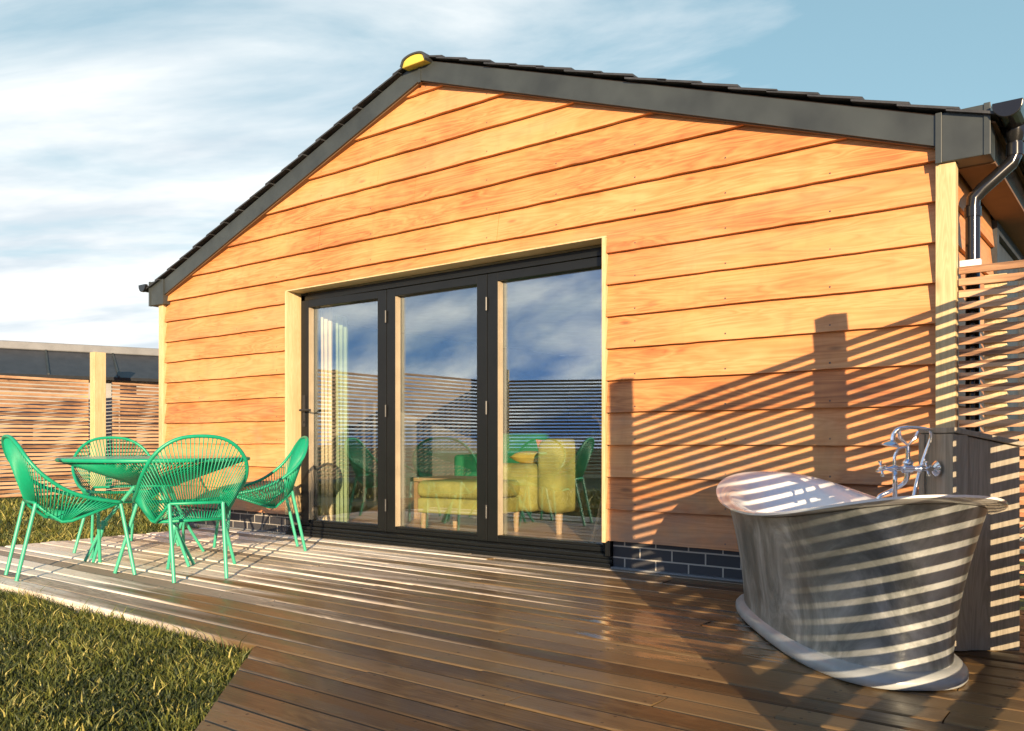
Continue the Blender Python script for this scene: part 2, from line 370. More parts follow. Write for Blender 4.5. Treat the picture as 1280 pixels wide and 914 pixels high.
grass('lawn_grass', 'rough yellow green grass growing up to the deck edge', [
    (-1.6, 4.2, -4.3, -2.73, 15000, .012, .040, .0028, keep_front),
    (-1.6, 3.12, -2.80, -2.725, 15000, .025, .06, .003, lambda x, y: x < 3.1-.0),
    (-7.3, 4.2, -7.0, -4.3, 260, .05, .10, .008, lambda x, y: ((x - 3.10) < (-y-2.72)-.03)),
    (-3.2, -1.29, -2.7, 1.5, 2600, .03, .07, .005, lambda x, y: ~((x > -2.32) & (y > -.06))),
    (-7.3, -3.2, -3.0, 5.5, 800, .04, .08, .008, lambda x, y: x < 99)])

# ------------------------------------------------------------------ deck
deck_poly = [(-1.25, .0), (-1.25, -2.72), (3.10, -2.72), (5.6, -5.22), (7.2, -5.22), (7.2, .0)]
def deck_span(y):
    x0 = -1.25 if y > -2.72 else 3.10+(-2.72-y); return x0, 7.2
mb = MB(); pitch = .131; k = -19
while True:
    y0 = -2.72+k*pitch; y1 = y0+pitch-.010
    if y0 > -.02: break
    k += 1
    if y1 > -.012: y1 = -.012
    if y1-y0 < .03: continue
    xl0, xr = deck_span(y0+1e-4); xl1, _ = deck_span(y1)
    if y0 >= -2.7201: xl0 = xl1 = -1.25
    cuts = [xr]; x = xr-rng.uniform(.6, 3.6)
    while x > max(xl0, xl1)+.5: cuts.append(x); x -= 3.6
    cuts.append(None)
    for a, b in zip(cuts[:-1], cuts[1:]):
        tilt = rng.normal(0, .030); dz = rng.normal(0, .0016)
        r = .006
        r1 = rng.uniform(.004, .015); d1 = r1*rng.uniform(.35, .7)
        prof = [(0, -.03), (0, -d1-.002), (r1*.4, -d1*.5), (r1, 0), (pitch*.5, .0012*rng.normal()), (y1-y0-r, 0), (y1-y0-r*.3, -r*.3), (y1-y0, -r), (y1-y0, -.03)]
        hw = (y1-y0)/2; ns = 7
        vs = []; L = len(prof); ph = rng.uniform(0, 6); am = abs(rng.normal(0, .0012))
        for s in range(ns):
            t = s/(ns-1)
            for (q, z) in prof:
                f = q/(y1-y0)
                left = (xl0+(xl1-xl0)*f) if b is None else b+.003
                xx = left+(a-.0015-left)*t
                vs.append((xx, y0+q, z+dz+(q-hw)*tilt*(1 if z > -.02 else 0)+am*math.sin(ph+xx*1.7)))
        fs = [(i*L+j, i*L+j+1, (i+1)*L+j+1, (i+1)*L+j) for i in range(ns-1) for j in range(L-1)]
        fs += [(i*L+L-1, i*L, (i+1)*L, (i+1)*L+L-1) for i in range(ns-1)]
        fs += [tuple(range(L)), tuple((ns-1)*L+j for j in range(L-1, -1, -1))]
        mb.add(vs, fs)
tag(mb.build('deck', M['deck']), kind='structure')
mb = MB()
mb.box(-1.245, 3.10, -2.712, -2.69, GZ-.02, -.034)
mb.prism([(3.085, -2.70), (5.6, -5.215), (5.62, -5.19), (3.10, -2.672)], lambda p, s: (p[0]+.012, p[1]+.004, (-.034 if s else GZ-.02)))
mb.box(-1.243, -1.22, -2.69, -.02, GZ-.02, -.034)
mb.box(5.64, 7.19, -5.21, -5.19, GZ-.02, -.034)
tag(mb.build('deck_fascia', M['deck']), kind='structure')
mb = MB(); mb.prism([(-1.2, -.02), (-1.2, -2.66), (3.12, -2.66), (5.6, -5.15), (7.15, -5.15), (7.15, -.02)], lambda p, s: (p[0], p[1], (-.05 if s else GZ+.01)))
tag(mb.build('deck_subframe', M['soil']), kind='structure')

# ------------------------------------------------------------------ the house
HX0, HX1, CX = -2.24, 5.204, 1.51        # outer faces of the corner posts, ridge
DEPTH = 7.5; SL = .352
def roof_z(x, off=0): return 3.602+off-SL*abs(x-CX)      # underside of the bargeboard
house = thing('timber_house', 'larch clad gabled house with black folding glass doors and dark slate roof', 'house', (1.51, 0, 0))
HP = []
def hb(mb, name, m, **kw):
    o = mb.build(name, m, None, **kw); o.parent = house; o.matrix_parent_inverse = Matrix.Translation((-1.51, 0, 0)); return o
def hboxes(name, m, bl, **kw):
    for b in bl:
        mb = MB(); mb.box(*b); hb(mb, name, m, **kw)
DX0, DX1, DZ1 = -.155, 3.115, 2.165
Z0, BP = .179, .2093
mb = MB()
for i in range(18):
    z0 = Z0+i*BP; z1 = z0+BP+.028
    polys = [[(-2.153, z0), (5.107, z0), (5.107, z1), (-2.153, z1)]]
    if z0 < DZ1:
        new = []
        for p in polys:
            a = clip(p, 1, 0, DX0-.023); b = clip(p, -1, 0, -(DX1+.029)); c = clip(clip(clip(p, -1, 0, -(DX0-.023)), 1, 0, DX1+.029), 0, -1, -(DZ1+.011))
            new += [a, b, c]
        polys = new
    # rafter line
    out = []
    for p in polys:
        if len(p) < 3: continue
        p = clip(clip(p, SL, 1, 3.60+SL*CX), -SL, 1, 3.60-SL*CX)
        if len(p) >= 3: out.append(p)
    for p in out:
        # random butt joints
        xs = [q[0] for q in p]; parts = [p]
        if max(xs)-min(xs) > 3.5:
            j = rng.uniform(min(xs)+1.2, max(xs)-1.2); parts = [clip(p, 1, 0, j-.002), clip(p, -1, 0, -(j+.002))]
        for q in parts:
            if len(q) < 3: continue
            qq = []
            for a_, b_ in zip(q, q[1:]+q[:1]):
                qq.append(a_)
                if abs(a_[1]-z0) < 1e-6 and abs(b_[1]-z0) < 1e-6:
                    nseg = max(2, int(abs(b_[0]-a_[0])/.05))
                    for k_ in range(1, nseg):
                        x_ = a_[0]+(b_[0]-a_[0])*k_/nseg
                        qq.append((x_, z0+.006*mnoise.noise(Vector((x_*1.6, i*7.7, 0)))+.003*mnoise.noise(Vector((x_*9, i*3.3, 4)))))
            q = qq
            jy = rng.normal(0, .0015)
            def fn(c, s, z0=z0, jy=jy):
                y = -.049+.038*(c[1]-z0)/(BP+.028)+jy; return (c[0], y if s == 0 else y+.028, c[1])
            mb.prism(q, fn)
hb(mb, 'cladding', M['clad'])
# structural wall behind the boards (with the door opening), inner leaf to the room
mb = MB()
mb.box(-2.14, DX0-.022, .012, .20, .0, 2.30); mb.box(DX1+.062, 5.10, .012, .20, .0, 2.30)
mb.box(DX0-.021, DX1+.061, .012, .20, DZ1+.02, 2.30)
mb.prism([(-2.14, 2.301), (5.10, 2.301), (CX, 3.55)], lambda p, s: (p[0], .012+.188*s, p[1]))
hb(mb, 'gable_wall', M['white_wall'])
# side and back walls
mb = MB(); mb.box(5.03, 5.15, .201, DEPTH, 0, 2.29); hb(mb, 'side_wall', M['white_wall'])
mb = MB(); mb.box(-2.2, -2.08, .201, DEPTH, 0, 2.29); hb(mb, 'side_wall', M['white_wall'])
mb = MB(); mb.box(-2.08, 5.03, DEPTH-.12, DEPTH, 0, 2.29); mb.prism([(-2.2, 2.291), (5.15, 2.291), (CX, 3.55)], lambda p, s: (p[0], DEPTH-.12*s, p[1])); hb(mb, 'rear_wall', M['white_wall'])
for xs, nm in ((5.152, 1), (-2.202, -1)):
    mb = MB()
    for i in range(11):
        z0 = Z0+i*BP; z1 = min(z0+BP+.028, 2.29)
        if z1-z0 < .02: continue
        def fn(c, s):
            o = .034-.026*(c[1]-z0)/(BP+.028); return (xs+nm*(o if s == 0 else o-.020), c[0], c[1])
        segs = [(.0, 1.32), (2.72, DEPTH)] if nm == 1 and z1 > .9 else [(.0, DEPTH)]
        for a, b in segs: mb.prism([(a, z0), (b, z0), (b, z1), (a, z1)], fn)
    hb(mb, 'side_cladding', M['clad_side'])
mb = MB()
mb.box(5.152, 5.20, 1.33, 1.41, .9, 2.24); mb.box(5.152, 5.20, 2.63, 2.71, .9, 2.24); mb.box(5.152, 5.20, 1.411, 2.629, .9, .98); mb.box(5.152, 5.20, 1.411, 2.629, 2.16, 2.24); mb.box(5.153, 5.17, 1.411, 2.629, .981, 2.159)
hb(mb, 'dark_side_panel', M['slate'])  # added dark framed panel, blackens this stretch of the side wall
# corner posts / trims
mb = MB(); mb.box(5.112, 5.204, -.076, -.002, .0, 2.24); hb(mb, 'corner_post', M['post'], bevel=.003)
mb = MB(); mb.box(-2.24, -2.157, -.062, .06, .0, 2.25); hb(mb, 'corner_post', M['post'], bevel=.003)
# door reveal lining and trim
mb = MB(); mb.box(DX0-.020, DX0-.001, -.054, .112, .175, DZ1); mb.box(DX0-.020, DX1+.026, -.044, .112, DZ1, DZ1+.010); mb.box(DX1, DX1+.026, -.056, .112, .165, DZ1-.001)
hb(mb, 'door_reveal', M['post'], bevel=.002)
# plinth + gravel line strip
hboxes('brick_plinth', M['brick'], [(-2.20, DX0-.025, -.012, .011, -.15, .20), (DX1+.062, 5.11, -.012, .011, -.15, .20)])
mb = MB(); mb.box(5.11, 5.165, .0, DEPTH, -.15, .20); hb(mb, 'side_plinth', M['brick'])
hboxes('drip_strip', M['lead'], [(-2.20, DX0-.025, -.045, -.013, -.15, .010), (DX1+.062, 5.11, -.045, -.013, -.15, .010)])
# bargeboards, end boxes, soffits
OV = -.09
def rake(name, m, lo, hi, y0, y1, xa, xb, **kw):
    mb = MB(); mb.prism([(xa, 0), (xb, 0), (xb, 1), (xa, 1)], lambda p, s: (p[0], y0 if s == 0 else y1, roof_z(p[0], lo if p[1] == 0 else hi))); return hb(mb, name, m, **kw)
rake('bargeboard', M['barge'], -.002, .152, OV, OV+.018, CX+.0015, 5.36)
rake('bargeboard', M['barge'], -.002, .152, OV, OV+.018, -2.36, CX-.0015)
mb = MB(); mb.box(CX-.012, CX+.012, OV-.006, OV-.001, roof_z(CX)-.02, roof_z(CX)+.15); hb(mb, 'bargeboard_joint', M['barge'])
rake('soffit', M['soffit'], -.010, .0, OV+.019, .07, CX+.001, 5.30)
rake('soffit', M['soffit'], -.010, .0, OV+.019, .07, -2.30, CX-.001)
for x0, x1, tx in ((5.118, 5.361, 5.118), (-2.362, -2.09, -2.09)):
    mb = MB(); mb.box(x0, x1, OV-.006, .06, 2.24, 2.49)
    hb(mb, 'box_end', M['barge'], bevel=.004)
    hboxes('box_end_trim', M['barge'], [(x0-.002, x0+.028, OV-.013, OV-.007, 2.237, 2.493), (x1-.028, x1+.002, OV-.013, OV-.007, 2.237, 2.493)], bevel=.002)
for x0, x1 in ((5.19, 5.36), (-2.36, -2.23)):
    mb = MB(); mb.box(x0, x1, .061, DEPTH, 2.235, 2.25); hb(mb, 'eave_soffit', M['soffit'])
hboxes('eave_fascia', M['pvc'], [(5.34, 5.36, .061, DEPTH, 2.2505, 2.42), (-2.36, -2.34, .061, DEPTH, 2.2505, 2.42)])
# slates: one stepped course after another
for sgn in (1, -1):
    mb = MB(); n = 17; Ls = (5.43-CX)/n
    for i in range(n):
        xa = i*Ls-.03; xb = (i+1)*Ls+.03
        zlo = .165; y = -.125
        while y < DEPTH+.1:
            y2 = min(y+.30, DEPTH+.1); j = rng.normal(0, .003)
            if y > .4: y2 = DEPTH+.1
            mb.prism([(xa, .0+.002), (xb, .016), (xb, .030), (xa, .014)], lambda p, s: (CX+sgn*max(p[0], .002), (y if s == 0 else y2-.003), roof_z(CX+p[0], zlo)+p[1]+j+.004))
            y = y2
    hb(mb, 'slate_roof', M['slate'])
    mb = MB(); mb.prism([(.0, .153), (3.87, .153), (3.87, .163), (.0, .163)], lambda p, s: (CX+sgn*p[0], -.07 if s == 0 else DEPTH, roof_z(CX+p[0], p[1]))); hb(mb, 'roof_deck', M['soffit'])
# ridge tiles with yellow mortar end
mb = MB(); arc = [(-.135, -.040)]+[(.12*math.sin(a), -.008+.040*math.cos(a)) for a in np.linspace(-1.3, 1.3, 13)]+[(.135, -.040)]
inn = [(x*.90, z-.012) for x, z in arc]
y = -.17
while y < DEPTH:
    y2 = min(y+.45, DEPTH)
    for i in range(len(arc)-1):
        mb.prism([arc[i], arc[i+1], inn[i+1], inn[i]], lambda p, s: (CX+p[0], (y if s == 0 else y2-.004), roof_z(CX, .148)+p[1]))
    y = y2
rt = hb(mb, 'ridge_tiles', M['slate'])
mb = MB(); mb.prism(inn, lambda p, s: (CX+p[0], -.160 if s == 0 else .1, roof_z(CX, .148)+p[1])); hb(mb, 'ridge_mortar', M['mortar'], bevel=.006)
# gutters + downpipe
def gutter(x, sx):
    mb = MB(); n = 10; r = .062; y0, y1 = -.13, DEPTH
    for i in range(n):
        a0 = math.pi+math.pi*i/n; a1 = math.pi+math.pi*(i+1)/n
        mb.prism([(r*math.cos(a0), r*math.sin(a0)), (r*math.cos(a1), r*math.sin(a1)), ((r-.004)*math.cos(a1), (r-.004)*math.sin(a1)), ((r-.004)*math.cos(a0), (r-.004)*math.sin(a0))], lambda p, s: (x+p[0], y0 if s == 0 else y1, 2.455+p[1]))
    g = hb(mb, 'gutter', M['pvc'], smooth=True, auto=40)
    mb = MB(); mb.prism([(1.06*r*math.cos(math.pi+math.pi*i/16), 1.06*r*math.sin(math.pi+math.pi*i/16)) for i in range(17)]+[(1.06*r, .012), (-1.06*r, .012)], lambda p, s: (x+p[0], y0-.012 if s == 0 else y0+.02, 2.455+p[1]))
    o = hb(mb, 'gutter_end_cap', M['pvc'], bevel=.004)
    for yy in (.1, 1.0, 2.0, 3.0):
        mb = MB(); mb.tube([(x+sx*-.07, yy, 2.46), (x+sx*-.05, yy, 2.40), (x, yy, 2.387), (x+sx*.05, yy, 2.41), (x+sx*.068, yy, 2.46)], .008, 6)
        hb(mb, 'gutter_bracket', M['pvc'])
gutter(5.44, 1); gutter(-2.43, -1)
mb = MB(); pts = [(5.44, .12, 2.40), (5.44, .12, 2.27), (5.425, .115, 2.235), (5.30, .085, 2.12), (5.262, .075, 2.075), (5.258, .075, 2.02), (5.258, .075, .02)]
mb.tube(pts, .034, 14)
mb.lathe([(.040, 0), (.040, .06)], 14, Matrix.Translation((5.44, .12, 2.27))); mb.lathe([(.040, 0), (.040, .05)], 14, Matrix.Translation((5.258, .075, 1.98)))
mb.lathe([(.036, 0), (.055, .05), (.055, .07)], 14, Matrix.Translation((5.44, .12, 2.34)))
hb(mb, 'downpipe', M['pvc'], smooth=True, auto=35)
mb = MB(); mb.box(5.205, 5.30, .03, .07, 1.72, 1.755); hb(mb, 'pipe_clip', M['enamel'])
# ---- folding doors
FY = .115
mb = MB()
mb.box(DX0, DX0+.05, FY, FY+.085, .055, 2.145); mb.box(3.118, 3.174, FY, FY+.085, .055, 2.145); mb.box(DX0, 3.174, FY, FY+.085, 2.09, 2.150)
hb(mb, 'door_frame', M['black'], bevel=.003)
mb = MB(); mb.box(DX0-.02, 3.172, -.045, FY+.10, -.01, .028); mb.box(DX0-.02, 3.172, -.020, FY+.10, .0281, .050); mb.box(DX0-.018, 3.168, .02, FY+.09, .0501, .075); mb.box(3.132, 3.170, -.044, .110, .0755, .172)
hb(mb, 'door_sill', M['black'], bevel=.004)
LEAF = [(-.100, .930, 1), (.936, 2.003, 0), (2.009, 3.114, 0)]
for (xa, xb, handle) in LEAF:
    st, rl, D = .098, .085, .068
    z0, z1 = .078, 2.086
    mb = MB(); y0 = FY+.004; y1 = y0+D
    mb.box(xa, xa+st, y0, y1, z0, z1); mb.box(xb-st, xb, y0, y1, z0, z1); mb.box(xa+st, xb-st, y0, y1, z0, z0+rl-.055); mb.box(xa+st, xb-st, y0, y1, z1-rl+.02, z1)
    mb.box(xa+st, xb-st, y0+.012, y1, z0+rl-.0545, z0+rl-.035)
    ROT = Matrix.Translation((xb, FY, 0)) @ Matrix.Rotation(R(3.0), 4, 'Z') @ Matrix.Translation((-xb, -FY, 0)) if handle else None
    if ROT: mb.v = [tuple(ROT @ Vector(q)) for q in mb.v]
    leaf = hb(mb, 'door_leaf', M['black'], bevel=.003)
    def sub(mb, name, m, **kw):
        if ROT: mb.v = [tuple(ROT @ Vector(q)) for q in mb.v]
        o = mb.build(name, m, None, **kw); o.parent = leaf; o.matrix_parent_inverse = (Matrix.Translation((0,0,0))); o.matrix_parent_inverse = leaf.matrix_world.inverted() if False else Matrix.Identity(4); return o
    mb = MB(); mb.box(xa+st-.002, xb-st+.002, y0+.050, y0+.058, z0+.028, z1-.063); sub(mb, 'glass_pane', M['glass'])
    mb = MB(); mb.box(xa+st, xa+st+.012, y0+.014, y0+.0495, z0+.052, z1-.068); mb.box(xa+st, xa+st+.007, y0+.002, y0+.0125, z0+.052, z1-.068)
    sub(mb, 'glazing_bead', M['bead'])
    if handle:
        mb = MB(); hx = xa+.045; mb.box(hx-.016, hx+.016, y0-.010, y0-.0005, .96, 1.24); mb.tube([(hx, y0-.01, 1.105), (hx, y0-.055, 1.105), (hx+.02, y0-.060, 1.105), (hx+.14, y0-.060, 1.103)], .010, 10)
        mb.lathe([(.010, 0), (.010, .012)], 12, Matrix.Translation((hx, y0-.010, 1.0)) @ Matrix.Rotation(R(90), 4, 'X')); sub(mb, 'door_handle', M['steel_dark'])
    else:
        for zz in (.30, 1.08, 1.86):
            mb = MB(); mb.lathe([(.009, -.05), (.009, .05)], 10, Matrix.Translation((xa-.003, y0-.010, zz)))
            sub(mb, 'hinge', M['steel_dark'])
# ---- room
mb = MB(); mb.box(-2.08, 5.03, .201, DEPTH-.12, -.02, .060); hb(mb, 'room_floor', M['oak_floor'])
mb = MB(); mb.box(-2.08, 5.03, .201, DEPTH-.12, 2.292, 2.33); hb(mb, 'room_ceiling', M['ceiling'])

# ------------------------------------------------------------------ interior furniture
FL = .061
def soft(mb, x0, x1, y0, y1, z0, z1): mb.box(x0, x1, y0, y1, z0, z1)
def soften(o, w=.05):
    b = o.modifiers['bevel']; b.width = w; b.segments = 4; o.data.polygons.foreach_set('use_smooth', [True]*len(o.data.polygons)); return o
sofa = thing('sofa', 'mustard velvet sofa with square back seen through the right glass door', 'sofa', (1.75, 1.85, FL))
def part(mb, name, m, par, w=.03, **kw):
    o = mb.build(name, m, par, bevel=w, **kw); soften(o, w); return o
mb = MB(); mb.box(.12, .40, -.95, .95, .17, .79); part(mb, 'backrest', M['mustard'], sofa, .09)
mb = MB(); mb.box(-.48, .118, -.95, -.76, .17, .58); part(mb, 'armrest', M['mustard'], sofa, .075)
mb = MB(); mb.box(-.48, .118, .76, .95, .17, .58); part(mb, 'armrest', M['mustard'], sofa, .075)
mb = MB(); mb.box(-.48, .118, -.755, .755, .17, .30); part(mb, 'seat_base', M['mustard'], sofa, .02)
for ya in (-.75, .005):
    mb = MB(); mb.box(-.50, .115, ya, ya+.745, .302, .44); part(mb, 'seat_cushion', M['mustard'], sofa, .065)
for lx in (-.42, .33):
    for ly in (-.88, .88):
        mb = MB(); mb.tube([(lx, ly, .17), (lx, ly, 0)], [.032, .024], 10); mb.build('leg', M['oak'], sofa)
ott = thing('ottoman', 'mustard velvet ottoman on pale legs behind the middle glass door', 'ottoman', (1.40, .64, FL), R(8))
mb = MB(); mb.box(-.36, .36, -.29, .29, .30, .44); part(mb, 'seat_cushion', M['mustard'], ott, .05)
mb = MB(); mb.box(-.35, .35, -.28, .28, .17, .298); part(mb, 'base', M['mustard'], ott, .02)
for lx in (-.31, .31):
    for ly in (-.24, .24):
        mb = MB(); mb.tube([(lx, ly, .17), (lx, ly, 0)], [.026, .02], 10); mb.build('leg', M['oak'], ott)
def cushion(name, label, m, loc, rot, sx, sy, sz):
    mb = MB(); n = 14
    vs = []; fs = []
    for top in (1, -1):
        o = len(vs)
        for i in range(n+1):
            for j in range(n+1):
                u = -1+2*i/n; v = -1+2*j/n; h = ((1-u**4)*(1-v**4))**.5
                pin = 1-.06*(abs(u*v))**0 * (1-abs(u))*abs(v)
                vs.append((u*sx*(1-.05*(1-v*v)), v*sy*(1-.05*(1-u*u)), top*sz*h))
        for i in range(n):
            for j in range(n):
                a = o+i*(n+1)+j; q = (a, a+1, a+n+2, a+n+1); fs.append(q if top < 0 else q[::-1])
    mb.add(vs, fs); o = mb.build(name, m, smooth=True); o.location = loc; o.rotation_euler = rot; return tag(o, label, 'cushion')
cushion('cushion', 'yellow scatter cushion lying flat on the sofa seat, lower of two', M['yellow'], (1.50, 1.55, FL+.50), (0, .1, .2), .26, .26, .065)
cushion('cushion', 'pale yellow scatter cushion stacked on another, upper of two', M['yellow'], (1.48, 1.57, FL+.615), (0, .05, .4), .25, .25, .06)
cushion('cushion', 'peach cushion leaning against the sofa back', M['peach'], (1.72, 1.50, FL+.60), (0, R(68), R(-25)), .20, .20, .08)
cushion('cushion', 'sage cushion leaning at the far end of the sofa', M['sage'], (1.74, 2.25, FL+.66), (0, R(75), R(20)), .24, .24, .07)
# green armchair
arm = thing('armchair', 'deep green armchair at the back of the room behind the middle glass door', 'armchair', (.20, 2.75, FL), R(200))
mb = MB(); mb.box(-.40, .40, -.10, .42, .18, .44); part(mb, 'seat', M['emerald'], arm, .04)
mb = MB(); mb.box(-.40, .40, -.36, -.102, .18, .86); part(mb, 'backrest', M['emerald'], arm, .06)
for s in (-1, 1):
    mb = MB(); mb.box(min(s*.402, s*.52), max(s*.402, s*.52), -.34, .42, .18, .62); part(mb, 'armrest', M['emerald'], arm, .04)
    for ly in (-.3, .36):
        mb = MB(); mb.tube([(s*.44, ly, .18), (s*.46, ly, 0)], [.026, .016], 8); mb.build('leg', M['oak'], arm)
ct = thing('coffee_table', 'low oak coffee table in front of the green armchair', 'table', (.55, 1.55, FL))
mb = MB(); mb.box(-.45, .45, -.30, .30, .37, .41); mb.build('tabletop', M['oak'], ct, bevel=.006)
for lx in (-.40, .40):
    for ly in (-.25, .25):
        mb = MB(); mb.box(lx-.022, lx+.022, ly-.022, ly+.022, 0, .369); mb.build('leg', M['oak'], ct)
# curtains
def curtain(name, label, m, x, y0, y1, z0, z1, amp, folds):
    mb = MB(); n = folds*12; vs = []; fs = []
    for j, z in enumerate(np.linspace(z0, z1, 9)):
        for s in (0, 1):
            for i in range(n+1):
                t = i/n; ph = 2*math.pi*folds*t; a = amp*(1-.35*j/8)
                vs.append((x+a*math.sin(ph)+.15*a*math.sin(ph*.37+j*.5)+.004*s, y0+(y1-y0)*t, z))
    w = 2*(n+1)
    for j in range(8):
        for i in range(n):
            for s in (0, 1):
                a = j*w+s*(n+1)+i; q = (a, a+1, a+1+w, a+w); fs.append(q if s else q[::-1])
        for e in (0, n): fs.append((j*w+e, j*w+n+1+e, (j+1)*w+n+1+e, (j+1)*w+e))
    mb.add(vs, fs); o = mb.build(name, m, smooth=True); return tag(o, label, 'curtain')
curtain('curtain', 'cream curtain gathered just inside the left door leaf', M['curtain'], -.10, .29, .43, FL+.01, 2.10, .03, 3)
curtain('curtain', 'sage green curtain hanging behind the cream one at the left door leaf', M['curtain_g'], -.08, .45, .60, FL+.01, 2.00, .03, 3)
pole = MB(); pole.tube(catmull([(2.62, .62, FL), (2.70, .62, .35), (2.74, .62, .62), (2.70, .62, .95), (2.63, .62, 1.02)], False), .016, 10)
tag(pole.build('bentwood_pole', M['oak'], smooth=True), 'curved pale wooden pole standing behind the right end of the glass doors', 'pole')

# ------------------------------------------------------------------ slatted fences
def slat_fence(name, label, p0, p1, ztop, zbot, posts, pitch=.060, h=.034, th=.020, posth=.22, group=None, post=.10, postside=1, gap=None, ovr=0):
    """local x runs along the fence; slats on the -y side of local frame"""
    p0 = Vector((*p0, 0)); p1 = Vector((*p1, 0)); L = (p1-p0).length; rz = math.atan2(p1.y-p0.y, p1.x-p0.x)
    t = thing(name, label, 'fence', p0, rz, group)
    mb = MB(); z = ztop-h
    while z > zbot:
        mb.box(-ovr, L+ovr, -th/2, th/2, z, z+h); z -= pitch
    mb.build('slats', M['slat'], t)
    for d, ht in posts:
        mb = MB(); off = postside*(post/2+th/2+.001); mb.box(d-post/2, d+post/2, off-post/2, off+post/2, GZ-.02 if zbot < -.05 else .0, ht); mb.build('post', M['post'], t, bevel=.003)
    return t
# screen continuing the gable wall to the right
slat_fence('slatted_screen', 'slatted larch screen fixed beside the right house corner', (5.212, -.025), (6.9, -.025), 1.712, .02, [(.16, 1.66), (1.6, 1.70)], pitch=.0597, h=.036, postside=1)
# side fence that throws the striped shadow
slat_fence('slatted_fence', 'slatted fence with two tall posts along the right side of the deck', (5.895, -.06), (5.895, -3.31), 1.745, .02, [(1.635, 1.93), (3.23, 2.025)], pitch=.0605, h=.035, th=.016, post=.10, postside=1)
# garden boundary seen directly on the left
slat_fence('slatted_fence', 'slatted boundary fence with one tall yellow post at the far left', (-7.5, -2.0), (-7.5, 1.78), 1.80, -.05, [(.3, 1.78), (2.0, 1.62)], pitch=.0605, h=.040, postside=1)
slat_fence('slatted_fence', 'slatted boundary fence between the tall yellow post and the house', (-7.5, 2.16), (-7.5, 9.5), 1.79, -.05, [(2.3, 1.75), (5.0, 1.75)], pitch=.0605, h=.040, postside=1)
mb = MB(); mb.box(-7.49, -7.34, 1.80, 1.985, GZ-.02, 2.245)
tag(mb.build('fence_post', M['post'], bevel=.005), 'tall yellow pine post standing between two slatted fence panels', 'post')
# garden corner behind the photographer (mirrored in the glass)
slat_fence('slatted_fence', 'tall sunlit slatted fence along the garden, mirrored in the glass doors', (-7.5, -11.4), (-7.5, -2.05), 2.37, -.05, [(.1, 2.4), (3.2, 2.4), (6.2, 2.4), (9.2, 2.4)], pitch=.085, h=.052, postside=1)
bd = Vector((math.cos(R(-28)), math.sin(R(-28))))
b0 = Vector((-7.42, -11.45)); b1 = b0+bd*16
slat_fence('slatted_fence', 'backlit slatted fence closing the garden, mirrored dark in the glass doors', b0, b1, 2.36, -.05, [(.45, 2.62), (4.5, 2.4), (8, 2.4), (11.5, 2.4)], pitch=.085, h=.052, postside=1, post=.14)
# shrubs at that fence
def shrub(name, label, loc, r, h, n=900, seed=0):
    t = thing(name, label, 'shrub', loc); q = np.random.default_rng(seed)
    mb = MB()
    for k in range(6):
        a = q.uniform(0, 6.28); mb.tube([(0, 0, 0), (r*.3*math.cos(a), r*.3*math.sin(a), h*.45), (r*.6*math.cos(a+.3), r*.6*math.sin(a+.3), h*.85)], [.02, .014, .006], 5)
    mb.build('stems', M['bark'], t)
    mb = MB(); lobes = [(q.normal(0, r*.4), q.normal(0, r*.4), h*q.uniform(.3, .8), r*q.uniform(.35, .6)) for _ in range(9)]
    for i in range(n):
        lx, ly, lz, lr = lobes[q.integers(9)]; d = q.normal(size=3); d /= np.linalg.norm(d); d *= lr*q.uniform(.5, 1)
        c = Vector((lx+d[0], ly+d[1], max(.05, lz+d[2]*.8))); e = Vector(q.normal(size=3)).normalized(); f = e.orthogonal().normalized(); s = q.uniform(.04, .08)
        mb.add([c-e*s, c+f*s*.45, c+e*s, c-f*s*.45], [(0,1,2,3)])
    mb.build('foliage', M['leaf'], t); return t
for i, (d, r, h, lb) in enumerate([(3.6, .7, 1.15, 'low dark shrub by the backlit fence, nearest its corner'), (5.2, .8, 1.3, 'dark round shrub in the middle of the backlit fence'), (6.6, .75, 1.2, 'dark spreading shrub at the backlit fence, farthest from its corner')]):
    p = b0+bd*d+Vector((.3, .6)); shrub('shrub', lb, (p.x, p.y, GZ), r, h, 900, i)

# ------------------------------------------------------------------ neighbouring building beyond the fence
ob = thing('outbuilding', 'low grey outbuilding with dark panelled roof beyond the left fence', 'outbuilding', (-10.55, -1.20, GZ), math.atan2(2.428, .942))
Lb = 13
def obp(mb, name, m, **kw): return mb.build(name, m, ob, **kw)
# local x along ridge, local -y towards the viewer
mb = MB(); mb.box(-4, Lb, -.78, 1.2, 0, 1.98); obp(mb, 'wall', M['render_wall'])
mb = MB(); mb.prism([(-.98, 1.93), (0, 2.44), (0, 2.50), (-1.0, 1.98)], lambda p, s: (-4.2 if s == 0 else Lb+.2, p[0], p[1])); mb.prism([(.001, 2.44), (1.4, 1.93), (1.4, 1.98), (.001, 2.50)], lambda p, s: (-4.2 if s == 0 else Lb+.2, p[0], p[1])); obp(mb, 'roof', M['panel'])
x = -4.0
while x < Lb:
    mb = MB(); mb.prism([(-.995, 1.985), (-.05, 2.475), (-.05, 2.50), (-.995, 2.01)], lambda p, s: (x if s == 0 else x+.03, p[0], p[1])); x += 1.05
    obp(mb, 'panel_seam', M['barge'])
mb = MB(); mb.box(-4.2, Lb+.2, -.10, .10, 2.46, 2.60); obp(mb, 'ridge_flashing', M['lead'], bevel=.02)

